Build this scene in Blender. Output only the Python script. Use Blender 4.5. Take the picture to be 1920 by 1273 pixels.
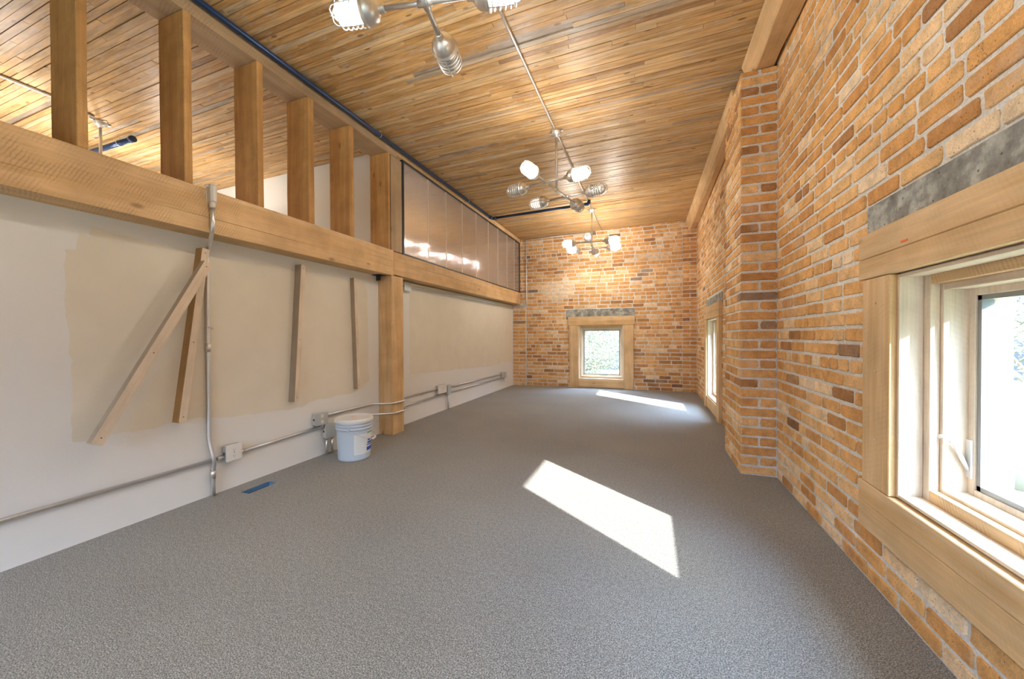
import bpy, bmesh, math, random
from mathutils import Vector, Matrix, noise
random.seed(7)
PI = math.pi
S = bpy.context.scene
COL = S.collection
for o in list(bpy.data.objects):
    bpy.data.objects.remove(o)

# ------------------------------------------------------------------ camera
F_PX = 697.04
YAW, PITCH, ROLL = math.radians(-20.284), math.radians(-0.58), math.radians(0.262)
CAM_H = 1.05
def camera():
    cd = bpy.data.cameras.new('camera'); co = bpy.data.objects.new('camera', cd); COL.objects.link(co)
    cd.sensor_width = 36; cd.lens = F_PX / 1920 * 36; cd.clip_start = 0.02; cd.clip_end = 200
    z = Vector((0, 0, 1)); f0 = Vector((math.sin(YAW), math.cos(YAW), 0)); r0 = Vector((math.cos(YAW), -math.sin(YAW), 0))
    c, s = math.cos(PITCH), math.sin(PITCH)
    f = c * f0 + s * z; u = -s * f0 + c * z
    c, s = math.cos(ROLL), math.sin(ROLL)
    r1 = c * r0 - s * u; u1 = s * r0 + c * u
    m = Matrix((r1, u1, -f)).transposed().to_4x4(); m.translation = (0, 0, CAM_H)
    co.matrix_world = m
    S.camera = co
camera()

# ------------------------------------------------------------------ light and exposure
EXPOSURE = 0.55
SUN_E = 17.0
SKY = 27.0
SKY_HORIZON = .62
BULB_W = 29.0
BACK_W = 32.0
S.view_settings.view_transform = 'Standard'; S.view_settings.look = 'None'
S.view_settings.gamma = 1; S.view_settings.exposure = EXPOSURE
S.view_settings.use_curve_mapping = False
w = bpy.data.worlds.new('sky'); S.world = w; w.use_nodes = True
nt = w.node_tree; nt.nodes.clear()
out = nt.nodes.new('ShaderNodeOutputWorld'); bg = nt.nodes.new('ShaderNodeBackground')
tc = nt.nodes.new('ShaderNodeTexCoord'); no = nt.nodes.new('ShaderNodeTexNoise'); no.inputs['Scale'].default_value = 2.5
no.inputs['Detail'].default_value = 5
cr = nt.nodes.new('ShaderNodeValToRGB'); cr.color_ramp.elements[0].position = .42; cr.color_ramp.elements[1].position = .62
cr.color_ramp.elements[0].color = (.40, .62, 1, 1); cr.color_ramp.elements[1].color = (.72, .86, 1, 1)
nt.links.new(tc.outputs['Generated'], no.inputs['Vector']); nt.links.new(no.outputs['Fac'], cr.inputs['Fac'])
nt.links.new(cr.outputs['Color'], bg.inputs['Color'])
sx = nt.nodes.new('ShaderNodeSeparateXYZ'); nt.links.new(tc.outputs['Generated'], sx.inputs[0])
mr = nt.nodes.new('ShaderNodeMapRange'); mr.inputs[1].default_value = .14; mr.inputs[2].default_value = .45; mr.inputs[3].default_value = SKY_HORIZON; mr.inputs[4].default_value = SKY
nt.links.new(sx.outputs[2], mr.inputs[0]); nt.links.new(mr.outputs[0], bg.inputs['Strength'])
nt.links.new(bg.outputs[0], out.inputs[0])
SUN_DIR = Vector((-1, .745, -.61))
sl = bpy.data.lights.new('sun', 'SUN'); so = bpy.data.objects.new('sun', sl); COL.objects.link(so)
sl.energy = SUN_E; sl.angle = math.radians(.7); sl.color = (1, .97, .93)
so.rotation_euler = SUN_DIR.to_track_quat('-Z', 'Y').to_euler(); so.location = (8, -6, 6)
al = bpy.data.lights.new('back_fill', 'AREA'); ao = bpy.data.objects.new('back_fill', al); COL.objects.link(ao)
al.shape = 'RECTANGLE'; al.size = 2.2; al.size_y = 1.7; al.energy = BACK_W; al.color = (.82, .91, 1)
ao.location = (-.9, -3.35, 1.55); ao.rotation_euler = (PI / 2, 0, PI)  # unseen fill lamp, added just outside the back wall opening
S.cycles.max_bounces = 8; S.cycles.diffuse_bounces = 5; S.cycles.glossy_bounces = 4
S.cycles.transmission_bounces = 6; S.cycles.transparent_max_bounces = 16
S.cycles.caustics_reflective = False; S.cycles.caustics_refractive = False
S.cycles.sample_clamp_indirect = 6

# ------------------------------------------------------------------ measured room
XL, XB, D, XP, YP, XN, XR = -2.729, -2.553, 7.513, .649, 3.222, .879, .806
YPB = 3.812
YB = -3.2
XM = -6.4
ZB0, ZB1 = 1.697, 1.962
def zc(x): return 3.137 + .018 * x
CEIL_AT = zc

# ------------------------------------------------------------------ node helpers
def newmat(name):
    m = bpy.data.materials.new(name); m.use_nodes = True
    nt = m.node_tree; nt.nodes.clear()
    o = nt.nodes.new('ShaderNodeOutputMaterial'); b = nt.nodes.new('ShaderNodeBsdfPrincipled')
    nt.links.new(b.outputs[0], o.inputs[0])
    return m, nt, b, o
class N:
    def __init__(s, nt): s.nt = nt
    def n(s, t, ins=None, **kw):
        x = s.nt.nodes.new('ShaderNode' + t)
        for k, v in kw.items(): setattr(x, k, v)
        for k, v in (ins or {}).items():
            i = x.inputs[k]
            if hasattr(v, 'is_linked') or isinstance(v, bpy.types.NodeSocket): s.nt.links.new(v, i)
            else: i.default_value = v
        return x
    def ramp(s, fac, stops, mode='LINEAR'):
        r = s.nt.nodes.new('ShaderNodeValToRGB'); r.color_ramp.interpolation = mode
        e = r.color_ramp.elements
        while len(e) < len(stops): e.new(.5)
        for a, (p, c) in zip(e, stops): a.position = p; a.color = (*c, 1) if len(c) == 3 else c
        s.nt.links.new(fac, r.inputs[0]); return r.outputs[0]
    def mix(s, f, a, b, mode='MIX'):
        x = s.nt.nodes.new('ShaderNodeMix'); x.data_type = 'RGBA'; x.blend_type = mode
        for i, v in ((0, f), (6, a), (7, b)):
            if isinstance(v, bpy.types.NodeSocket): s.nt.links.new(v, x.inputs[i])
            else: x.inputs[i].default_value = v if i == 0 else (*v, 1)
        return x.outputs[2]
    def math(s, op, a, b=0., c=None, clamp=False):
        x = s.nt.nodes.new('ShaderNodeMath'); x.operation = op; x.use_clamp = clamp
        for i, v in enumerate((a, b) if c is None else (a, b, c)):
            if isinstance(v, bpy.types.NodeSocket): s.nt.links.new(v, x.inputs[i])
            else: x.inputs[i].default_value = v
        return x.outputs[0]
def g(v): return (v, v, v)

def mat_plain(name, col, rough=.6, metal=0., bump=0., bscale=200, spec=.5, var=.0, vscale=3):
    m, nt, b, o = newmat(name); h = N(nt)
    b.inputs['Base Color'].default_value = (*col, 1); b.inputs['Roughness'].default_value = rough
    b.inputs['Metallic'].default_value = metal; b.inputs['Specular IOR Level'].default_value = spec
    tc = h.n('TexCoord')
    if var:
        n_ = h.n('TexNoise', {'Vector': tc.outputs['Object'], 'Scale': vscale, 'Detail': 4.})
        c = h.ramp(n_.outputs[0], [(.3, tuple(x * (1 - var) for x in col)), (.7, tuple(min(1, x * (1 + var)) for x in col))])
        nt.links.new(c, b.inputs['Base Color'])
    if bump:
        n_ = h.n('TexNoise', {'Vector': tc.outputs['Object'], 'Scale': float(bscale), 'Detail': 3.})
        bp = h.n('Bump', {'Height': n_.outputs[0], 'Strength': bump, 'Distance': .002})
        nt.links.new(bp.outputs[0], b.inputs['Normal'])
    return m

def mat_timber(name, axis, light, dark, saw=.5, grey=0., rough=.65, knots=1., seed=0., sawscale=120., bumpk=1.):
    """sawn timber, grain along the object's own axis (0,1,2)"""
    m, nt, b, o = newmat(name); h = N(nt)
    tc = h.n('TexCoord'); oi = h.n('ObjectInfo')
    off = h.math('MULTIPLY', oi.outputs['Random'], 37.)
    comb = h.n('CombineXYZ', {0: off, 1: h.math('ADD', off, seed), 2: off})
    vec = h.n('VectorMath', {0: tc.outputs['Object'], 1: comb.outputs[0]}, operation='ADD').outputs[0]
    sc = [1.] * 3; sc[axis] = .07
    st = h.n('Mapping', {'Vector': vec, 'Scale': tuple(sc)}).outputs[0]
    big = h.n('TexNoise', {'Vector': st, 'Scale': 9., 'Detail': 6., 'Roughness': .6, 'Distortion': .6}).outputs[0]
    sc2 = [1.] * 3; sc2[axis] = .04
    st2 = h.n('Mapping', {'Vector': vec, 'Scale': tuple(sc2)}).outputs[0]
    fine = h.n('TexNoise', {'Vector': st2, 'Scale': 70., 'Detail': 8., 'Roughness': .75, 'Distortion': .4}).outputs[0]
    base = h.ramp(big, [(.28, dark), (.5, tuple((a + c) / 2 for a, c in zip(light, dark))), (.68, light)])
    f1 = h.ramp(fine, [(.3, g(.84)), (.65, g(1.06))])
    col = h.mix(1., base, f1, 'MULTIPLY')
    # blotches
    bl = h.n('TexNoise', {'Vector': vec, 'Scale': 5., 'Detail': 5.}).outputs[0]
    blr = h.ramp(bl, [(.35, g(.86)), (.62, g(1.06))])
    col = h.mix(.8, col, blr, 'MULTIPLY')
    # saw marks: bands across the grain, tilted
    rot = [0., 0., 0.]
    tilt = .55
    sv = h.n('Mapping', {'Vector': vec, 'Rotation': (tilt, tilt * .6, tilt * .5)}).outputs[0]
    wv = h.n('TexWave', {'Vector': sv, 'Scale': sawscale / 6.28, 'Distortion': 3.5, 'Detail': 3., 'Detail Scale': 1.2, 'Detail Roughness': .6},
             wave_type='BANDS', bands_direction='XYZ'[axis], wave_profile='SIN').outputs['Fac']
    mk = h.n('TexNoise', {'Vector': vec, 'Scale': 11., 'Detail': 3.}).outputs[0]
    mk = h.math('MULTIPLY', h.ramp(mk, [(.42, g(0.)), (.62, g(1.))]), saw, clamp=True)
    wr = h.ramp(wv, [(.05, g(.66)), (.5, g(1.03))])
    col = h.mix(mk, col, wr, 'MULTIPLY')
    if knots:
        sk = [1.] * 3; sk[axis] = .45
        kv = h.n('Mapping', {'Vector': vec, 'Scale': tuple(sk)}).outputs[0]
        vo = h.n('TexVoronoi', {'Vector': kv, 'Scale': 5.5, 'Randomness': 1.}).outputs['Distance']
        kr = h.ramp(vo, [(.045, g(1.)), (.10, g(0.))])
        kc = h.mix(.55 * knots, col, (.16, .07, .025))
        col = h.mix(kr, col, kc)
    if grey:
        gn = h.n('TexNoise', {'Vector': st, 'Scale': 3., 'Detail': 4.}).outputs[0]
        gf = h.math('MULTIPLY', h.ramp(gn, [(.3, g(.2)), (.6, g(1.))]), grey)
        col = h.mix(gf, col, (.30, .26, .21))
    nt.links.new(col, b.inputs['Base Color'])
    b.inputs['Roughness'].default_value = rough; b.inputs['Specular IOR Level'].default_value = .3
    hh = h.math('ADD', h.math('MULTIPLY', wv, mk), fine)
    bp = h.n('Bump', {'Height': hh, 'Strength': .45 * bumpk, 'Distance': .002})
    nt.links.new(bp.outputs[0], b.inputs['Normal'])
    return m

def attr(h, name='bc'):
    a = h.n('Attribute', attribute_name=name, attribute_type='GEOMETRY')
    s = h.n('SeparateColor', {0: a.outputs['Color']})
    return s.outputs[0], s.outputs[1], s.outputs[2]

def mat_brick():
    m, nt, b, o = newmat('brick'); h = N(nt)
    tone, kind, off = attr(h)
    tc = h.n('TexCoord')
    cv = h.n('CombineXYZ', {0: h.math('MULTIPLY', off, 30.), 1: h.math('MULTIPLY', off, 17.), 2: h.math('MULTIPLY', off, 9.)})
    vec = h.n('VectorMath', {0: tc.outputs['Object'], 1: cv.outputs[0]}, operation='ADD').outputs[0]
    base = h.ramp(tone, [(0., (.24, .12, .06)), (.14, (.41, .205, .08)), (.35, (.60, .30, .105)), (.6, (.74, .415, .155)),
                         (.82, (.82, .55, .28)), (1., (.86, .68, .46))])
    base = h.mix(kind, base, (.20, .165, .15))
    n1 = h.n('TexNoise', {'Vector': vec, 'Scale': 14., 'Detail': 6., 'Roughness': .65}).outputs[0]
    col = h.mix(1., base, h.ramp(n1, [(.3, g(.72)), (.62, g(1.15))]), 'MULTIPLY')
    n2 = h.n('TexNoise', {'Vector': vec, 'Scale': 190., 'Detail': 3., 'Roughness': .6}).outputs[0]
    col = h.mix(1., col, h.ramp(n2, [(.3, g(.80)), (.6, g(1.08))]), 'MULTIPLY')
    # iron specks and small pits
    n3 = h.n('TexVoronoi', {'Vector': vec, 'Scale': 75., 'Randomness': 1.}).outputs['Distance']
    n4 = h.n('TexNoise', {'Vector': vec, 'Scale': 22., 'Detail': 2.}).outputs[0]
    sp = h.math('MULTIPLY', h.ramp(n3, [(.13, g(1.)), (.2, g(0.))]), h.ramp(n4, [(.46, g(0.)), (.54, g(1.))]))
    col = h.mix(h.math('MULTIPLY', sp, .75), col, (.09, .05, .035))
    # lime bloom
    n5 = h.n('TexNoise', {'Vector': tc.outputs['Object'], 'Scale': 3.2, 'Detail': 7., 'Roughness': .7}).outputs[0]
    bl = h.ramp(n5, [(.56, g(0.)), (.74, g(.55))])
    col = h.mix(bl, col, (.66, .56, .45))
    nt.links.new(col, b.inputs['Base Color']); b.inputs['Roughness'].default_value = .82; b.inputs['Specular IOR Level'].default_value = .25
    ht = h.math('SUBTRACT', h.math('ADD', n1, h.math('MULTIPLY', n2, .6)), sp)
    bp = h.n('Bump', {'Height': ht, 'Strength': .5, 'Distance': .003})
    nt.links.new(bp.outputs[0], b.inputs['Normal'])
    return m

def mat_mortar():
    m, nt, b, o = newmat('mortar'); h = N(nt)
    tc = h.n('TexCoord')
    n1 = h.n('TexNoise', {'Vector': tc.outputs['Object'], 'Scale': 5., 'Detail': 6., 'Roughness': .7}).outputs[0]
    n2 = h.n('TexNoise', {'Vector': tc.outputs['Object'], 'Scale': 120., 'Detail': 4.}).outputs[0]
    col = h.ramp(n1, [(.3, (.60, .585, .55)), (.55, (.78, .765, .73)), (.75, (.88, .86, .82))])
    col = h.mix(1., col, h.ramp(n2, [(.3, g(.8)), (.6, g(1.06))]), 'MULTIPLY')
    nt.links.new(col, b.inputs['Base Color']); b.inputs['Roughness'].default_value = .9; b.inputs['Specular IOR Level'].default_value = .2
    bp = h.n('Bump', {'Height': n2, 'Strength': .8, 'Distance': .005}); nt.links.new(bp.outputs[0], b.inputs['Normal'])
    return m

def mat_deck():
    m, nt, b, o = newmat('deck_boards'); h = N(nt)
    tone, kind, off = attr(h)
    tc = h.n('TexCoord')
    cv = h.n('CombineXYZ', {0: h.math('MULTIPLY', off, 31.), 1: h.math('MULTIPLY', off, 57.), 2: h.math('MULTIPLY', off, 13.)})
    vec = h.n('VectorMath', {0: tc.outputs['Object'], 1: cv.outputs[0]}, operation='ADD').outputs[0]
    st = h.n('Mapping', {'Vector': vec, 'Scale': (.06, 1., 1.)}).outputs[0]
    base = h.ramp(tone, [(0., (.38, .205, .08)), (.25, (.50, .28, .10)), (.55, (.61, .375, .155)), (.8, (.66, .46, .24)), (1., (.66, .53, .36))])
    base = h.mix(kind, base, (.36, .31, .26))
    n1 = h.n('TexNoise', {'Vector': st, 'Scale': 60., 'Detail': 6., 'Roughness': .65}).outputs[0]
    col = h.mix(1., base, h.ramp(n1, [(.3, g(.62)), (.6, g(1.1))]), 'MULTIPLY')
    n2 = h.n('TexNoise', {'Vector': h.n('Mapping', {'Vector': vec, 'Scale': (.12, 1., 1.)}).outputs[0], 'Scale': 30., 'Detail': 5.}).outputs[0]
    col = h.mix(1., col, h.ramp(n2, [(.33, g(.74)), (.6, g(1.06))]), 'MULTIPLY')
    # grey paint residue streaks
    n3 = h.n('TexNoise', {'Vector': h.n('Mapping', {'Vector': vec, 'Scale': (.25, 1., 1.)}).outputs[0], 'Scale': 26., 'Detail': 6., 'Roughness': .75}).outputs[0]
    col = h.mix(h.ramp(n3, [(.53, g(0.)), (.68, g(.6))]), col, (.52, .49, .45))
    kv = h.n('TexVoronoi', {'Vector': h.n('Mapping', {'Vector': vec, 'Scale': (.4, 1., 1.)}).outputs[0], 'Scale': 9.}).outputs['Distance']
    col = h.mix(h.ramp(kv, [(.06, g(.8)), (.12, g(0.))]), col, (.16, .07, .02))
    nt.links.new(col, b.inputs['Base Color']); b.inputs['Roughness'].default_value = .42; b.inputs['Specular IOR Level'].default_value = .45
    bp = h.n('Bump', {'Height': n1, 'Strength': .35, 'Distance': .002}); nt.links.new(bp.outputs[0], b.inputs['Normal'])
    return m

def mat_carpet():
    m, nt, b, o = newmat('carpet'); h = N(nt)
    tc = h.n('TexCoord')
    n1 = h.n('TexNoise', {'Vector': tc.outputs['Object'], 'Scale': 230., 'Detail': 2., 'Roughness': .55}).outputs[0]
    n2 = h.n('TexNoise', {'Vector': tc.outputs['Object'], 'Scale': 55., 'Detail': 3.}).outputs[0]
    n3 = h.n('TexNoise', {'Vector': tc.outputs['Object'], 'Scale': 1.3, 'Detail': 3.}).outputs[0]
    col = h.ramp(n1, [(.34, (.078, .073, .065)), (.46, (.205, .195, .175)), (.58, (.35, .335, .30)), (.70, (.57, .55, .50))])
    col = h.mix(1., col, h.ramp(n2, [(.35, g(.86)), (.62, g(1.1))]), 'MULTIPLY')
    col = h.mix(1., col, h.ramp(n3, [(.35, g(.93)), (.62, g(1.05))]), 'MULTIPLY')
    nt.links.new(col, b.inputs['Base Color']); b.inputs['Roughness'].default_value = .95; b.inputs['Specular IOR Level'].default_value = .1
    b.inputs['Sheen Weight'].default_value = .25; b.inputs['Sheen Roughness'].default_value = .5
    bp = h.n('Bump', {'Height': n1, 'Strength': .9, 'Distance': .006}); nt.links.new(bp.outputs[0], b.inputs['Normal'])
    return m

def mat_concrete():
    m, nt, b, o = newmat('concrete'); h = N(nt)
    tc = h.n('TexCoord')
    n1 = h.n('TexNoise', {'Vector': tc.outputs['Object'], 'Scale': 7., 'Detail': 7., 'Roughness': .7}).outputs[0]
    col = h.ramp(n1, [(.36, (.14, .135, .125)), (.5, (.27, .275, .255)), (.62, (.52, .54, .50))])
    v = h.n('TexVoronoi', {'Vector': tc.outputs['Object'], 'Scale': 28.}).outputs['Distance']
    col = h.mix(h.ramp(v, [(.08, g(.8)), (.14, g(0.))]), col, (.07, .065, .06))
    nt.links.new(col, b.inputs['Base Color']); b.inputs['Roughness'].default_value = .85
    bp = h.n('Bump', {'Height': n1, 'Strength': .5, 'Distance': .004}); nt.links.new(bp.outputs[0], b.inputs['Normal'])
    return m

def mat_galv(name='galvanised_steel', col=(.70, .72, .74), rough=.34):
    m, nt, b, o = newmat(name); h = N(nt)
    tc = h.n('TexCoord')
    v = h.n('TexVoronoi', {'Vector': tc.outputs['Object'], 'Scale': 160.}).outputs['Color']
    s = h.n('SeparateColor', {0: v}).outputs[0]
    c = h.ramp(s, [(0., tuple(x * .93 for x in col)), (1., col)])
    nt.links.new(c, b.inputs['Base Color']); b.inputs['Metallic'].default_value = .85
    nt.links.new(h.ramp(s, [(0., g(rough - .02)), (1., g(rough + .04))]), b.inputs['Roughness'])
    return m

def mat_window_glass():
    m, nt, b, o = newmat('window_glass'); h = N(nt); nt.nodes.remove(b)
    tr = h.n('BsdfTransparent', {'Color': (.95, .97, .97, 1)}); gl = h.n('BsdfGlossy', {'Roughness': .02})
    lw = h.n('LayerWeight', {'Blend': .5})
    fr = h.math('ADD', h.math('MULTIPLY', h.math('POWER', lw.outputs['Facing'], 5.), .6), .03); mx = h.n('MixShader', {0: fr, 1: tr.outputs[0], 2: gl.outputs[0]})
    nt.links.new(mx.outputs[0], o.inputs[0]); return m

def mat_poly():
    """ribbed translucent sheet: mostly see-through, blurred by vertical flutes"""
    m, nt, b, o = newmat('ribbed_clear_sheet'); h = N(nt)
    tc = h.n('TexCoord')
    wv = h.n('TexWave', {'Vector': tc.outputs['Object'], 'Scale': 26., 'Distortion': .3}, wave_type='BANDS', bands_direction='Y').outputs['Fac']
    n1 = h.n('TexNoise', {'Vector': h.n('Mapping', {'Vector': tc.outputs['Object'], 'Scale': (1., 1., .5)}).outputs[0], 'Scale': 1.6, 'Detail': 1.}).outputs[0]
    b.inputs['Base Color'].default_value = (.97, .93, .91, 1); b.inputs['Transmission Weight'].default_value = .80
    b.inputs['Roughness'].default_value = .12; b.inputs['IOR'].default_value = 1.35
    ht = h.math('ADD', wv, h.math('MULTIPLY', n1, 14.))
    bp = h.n('Bump', {'Height': ht, 'Strength': .25, 'Distance': .006}); nt.links.new(bp.outputs[0], b.inputs['Normal'])
    tr = h.n('BsdfTransparent', {'Color': (.93, .92, .93, 1)}); mx = h.n('MixShader', {0: .38, 1: b.outputs[0], 2: tr.outputs[0]})
    nt.links.new(mx.outputs[0], o.inputs[0])
    return m

def mat_emit(name, col, strength, body=.5):
    m, nt, b, o = newmat(name)
    b.inputs['Base Color'].default_value = (.9, .9, .88, 1); b.inputs['Emission Color'].default_value = (*col, 1)
    b.inputs['Emission Strength'].default_value = strength; b.inputs['Roughness'].default_value = .3
    return m

def mat_leaves(name, c1, c2):
    m, nt, b, o = newmat(name); h = N(nt)
    tc = h.n('TexCoord'); n1 = h.n('TexNoise', {'Vector': tc.outputs['Object'], 'Scale': 9., 'Detail': 2.}).outputs[0]
    c = h.ramp(n1, [(.35, c1), (.65, c2)]); nt.links.new(c, b.inputs['Base Color']); b.inputs['Roughness'].default_value = .6
    tl = h.n('BsdfTranslucent', {'Color': c}); mx = h.n('MixShader', {0: .45, 1: b.outputs[0], 2: tl.outputs[0]})
    nt.links.new(mx.outputs[0], o.inputs[0]); return m

M = {}
M['brick'] = mat_brick(); M['mortar'] = mat_mortar(); M['deck'] = mat_deck(); M['carpet'] = mat_carpet(); M['concrete'] = mat_concrete()
M['gap'] = mat_plain('dark_gap', (.05, .03, .018), .9)
M['white'] = mat_plain('white_paint', (.80, .805, .80), .75, bump=.25, bscale=90, spec=.3, var=.02, vscale=1.5)
M['tan'] = mat_plain('tan_test_paint', (.78, .735, .635), .8, bump=.2, bscale=90, spec=.25, var=.03, vscale=5)
M['galv'] = mat_galv(); M['conduit'] = mat_galv('steel_conduit', (.78, .80, .82), .32)
M['cast'] = mat_galv('cast_aluminium', (.78, .77, .74), .36)
M['boxsteel'] = mat_galv('box_steel', (.70, .73, .74), .42)
M['paintedmetal'] = mat_plain('grey_painted_metal', (.62, .60, .56), .4, metal=.3)
M['blackpipe'] = mat_plain('dark_blue_pipe', (.022, .050, .13), .3, metal=.4, bump=.2, bscale=60)
M['blackframe'] = mat_plain('dark_frame_metal', (.05, .055, .07), .45, metal=.5)
M['dark'] = mat_plain('dark_void', (.02, .02, .022), .9)
M['screw'] = mat_plain('screw_metal', (.10, .08, .06), .5, metal=.7)
M['outlet'] = mat_plain('white_plate', (.80, .80, .78), .45)
M['greyplate'] = mat_plain('greyish_plate', (.55, .60, .62), .45, metal=.3)
M['slot'] = mat_plain('slot_dark', (.10, .10, .10), .6)
M['duct'] = mat_plain('blue_duct_lining', (.12, .28, .50), .45, metal=.2)
M['bucket'] = mat_plain('pale_blue_plastic', (.55, .64, .76), .38, spec=.45)
M['lid'] = mat_plain('white_lid_plastic', (.74, .76, .78), .35)
M['liddust'] = mat_plain('pinkish_cap', (.78, .62, .52), .5)
M['label_white'] = mat_plain('label_paper', (.78, .82, .86), .5)
M['label_blue'] = mat_plain('label_blue', (.02, .10, .62), .45)
M['label_green'] = mat_plain('label_green', (.18, .45, .20), .5)
M['glass'] = mat_window_glass(); M['poly'] = mat_poly()
M['clearseam'] = mat_plain('pale_seam', (.80, .70, .58), .4)
M['lampglass'] = mat_plain('frosted_unlit_glass', (.66, .67, .64), .22, spec=.7)
def mat_globe(name, emit, clear):
    m = mat_emit(name, (1, .93, .84), emit); nt = m.node_tree; b = [n for n in nt.nodes if n.type == 'BSDF_PRINCIPLED'][0]; o = [n for n in nt.nodes if n.type == 'OUTPUT_MATERIAL'][0]
    tr = nt.nodes.new('ShaderNodeBsdfTransparent'); mx = nt.nodes.new('ShaderNodeMixShader'); mx.inputs[0].default_value = clear
    nt.links.new(b.outputs[0], mx.inputs[1]); nt.links.new(tr.outputs[0], mx.inputs[2]); nt.links.new(mx.outputs[0], o.inputs[0]); return m
M['lit'] = mat_globe('lit_globe', 1.1, .45)
M['lit_dim'] = mat_emit('dim_lit_globe', (1, .93, .84), .8)
M['sashgrey'] = mat_plain('grey_sash_metal', (.30, .31, .31), .4, metal=.3)
M['handle'] = mat_plain('white_metal_handle', (.72, .70, .67), .35, metal=.2)
M['plaster'] = mat_plain('lime_smear', (.60, .57, .51), .9, bump=.5, bscale=60)
M['orange'] = mat_plain('orange_crayon', (.90, .16, .03), .7)
LT, DK = (.66, .43, .21), (.44, .235, .085)
for ax, nm in ((0, 'x'), (1, 'y'), (2, 'z')):
    M['beam_' + nm] = mat_timber('sawn_beam_' + nm, ax, (.78, .54, .30), (.62, .385, .175), saw=.6, sawscale=150)
    M['stud_' + nm] = mat_timber('sawn_stud_' + nm, ax, (.68, .41, .165), (.41, .205, .065), saw=1., seed=4., sawscale=210, bumpk=1.4)
    M['old_' + nm] = mat_timber('weathered_timber_' + nm, ax, (.60, .42, .24), (.40, .26, .13), saw=.5, grey=.5, seed=9.)
    M['trimwood_' + nm] = mat_timber('casing_wood_' + nm, ax, (.82, .60, .35), (.64, .39, .16), saw=.12, seed=2., knots=.8)
    M['palewood_' + nm] = mat_timber('pale_pine_' + nm, ax, (.83, .72, .58), (.72, .58, .43), saw=.1, seed=3., knots=.5)
    M['greywood_' + nm] = mat_timber('grey_edge_pine_' + nm, ax, (.48, .38, .27), (.33, .24, .15), saw=.3, grey=.5, seed=6., knots=.4)
    M['brownwood_' + nm] = mat_timber('brown_edge_pine_' + nm, ax, (.46, .27, .105), (.30, .15, .05), saw=.4, seed=6.5, knots=.5)

# ------------------------------------------------------------------ mesh builder
class MB:
    def __init__(s): s.v = []; s.f = []; s.mi = []; s.c = []; s.sm = []
    def add(s, vs, fs, mi=0, c=None, smooth=False):
        k = len(s.v); s.v += [tuple(p) for p in vs]; s.c += [c or (0, 0, 0)] * len(vs)
        for f in fs: s.f.append(tuple(i + k for i in f)); s.mi.append(mi); s.sm.append(smooth)
        return s
    def box(s, x0, x1, y0, y1, z0, z1, mi=0, c=None):
        vs = [(x, y, z) for x in (x0, x1) for y in (y0, y1) for z in (z0, z1)]
        return s.add(vs, [(0, 1, 3, 2), (4, 6, 7, 5), (0, 4, 5, 1), (2, 3, 7, 6), (0, 2, 6, 4), (1, 5, 7, 3)], mi, c)
    def hexa(s, p, mi=0, c=None):
        """8 points ordered like box"""
        return s.add(p, [(0, 1, 3, 2), (4, 6, 7, 5), (0, 4, 5, 1), (2, 3, 7, 6), (0, 2, 6, 4), (1, 5, 7, 3)], mi, c)
    def tube(s, pts, r, n=10, mi=0, closed=False, cap=True):
        pts = [Vector(p) for p in pts]; rings = []; m = len(pts); nrm = None
        for i, p in enumerate(pts):
            if closed: t = (pts[(i + 1) % m] - pts[i - 1])
            else: t = (pts[min(i + 1, m - 1)] - pts[max(i - 1, 0)])
            t.normalize()
            if nrm is None:
                a = Vector((0, 0, 1)) if abs(t.z) < .9 else Vector((1, 0, 0)); nrm = t.cross(a).normalized()
            else: nrm = (nrm - t * nrm.dot(t)).normalized()
            b = t.cross(nrm)
            rr = r[i] if isinstance(r, (list, tuple)) else r
            rings.append([p + (nrm * math.cos(2 * PI * k / n) + b * math.sin(2 * PI * k / n)) * rr for k in range(n)])
        vs = [q for ring in rings for q in ring]; fs = []
        for i in range(m if closed else m - 1):
            j = (i + 1) % m
            for k in range(n):
                l = (k + 1) % n; fs.append((i * n + k, i * n + l, j * n + l, j * n + k))
        s.add(vs, fs, mi, None, True)
        if cap and not closed:
            k0 = len(s.v) - len(vs)
            s.f.append(tuple(k0 + i for i in range(n))[::-1]); s.mi.append(mi); s.sm.append(False)
            s.f.append(tuple(k0 + (m - 1) * n + i for i in range(n))); s.mi.append(mi); s.sm.append(False)
        return s
    def lathe(s, prof, n=24, mi=0, at=(0, 0, 0)):
        """profile (r, z) about local z"""
        vs = []; fs = []
        for r, z in prof:
            for k in range(n): a = 2 * PI * k / n; vs.append((at[0] + r * math.cos(a), at[1] + r * math.sin(a), at[2] + z))
        for i in range(len(prof) - 1):
            for k in range(n):
                l = (k + 1) % n; fs.append((i * n + k, i * n + l, (i + 1) * n + l, (i + 1) * n + k))
        return s.add(vs, fs, mi, None, True)
    def mesh(s, name, mats, bevel=0., seg=1, jitter=0.):
        me = bpy.data.meshes.new(name)
        me.from_pydata(s.v, [], s.f); me.polygons.foreach_set('material_index', s.mi); me.polygons.foreach_set('use_smooth', s.sm)
        for m in mats: me.materials.append(m)
        if any(c != (0, 0, 0) for c in s.c):
            a = me.color_attributes.new('bc', 'FLOAT_COLOR', 'POINT'); fl = []
            for c in s.c: fl += [c[0], c[1], c[2], 1.]
            a.data.foreach_set('color', fl)
        if bevel:
            bm = bmesh.new(); bm.from_mesh(me)
            bmesh.ops.bevel(bm, geom=[e for e in bm.edges if e.is_manifold and e.calc_face_angle(0) > .6], offset=bevel, segments=seg, affect='EDGES', profile=.6)
            bm.to_mesh(me); bm.free()
        me.validate(); me.update()
        return me
def link(name, me, parent=None, loc=None):
    o = bpy.data.objects.new(name, me); COL.objects.link(o)
    if parent: o.parent = parent
    if loc is not None: o.location = loc
    return o
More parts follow.
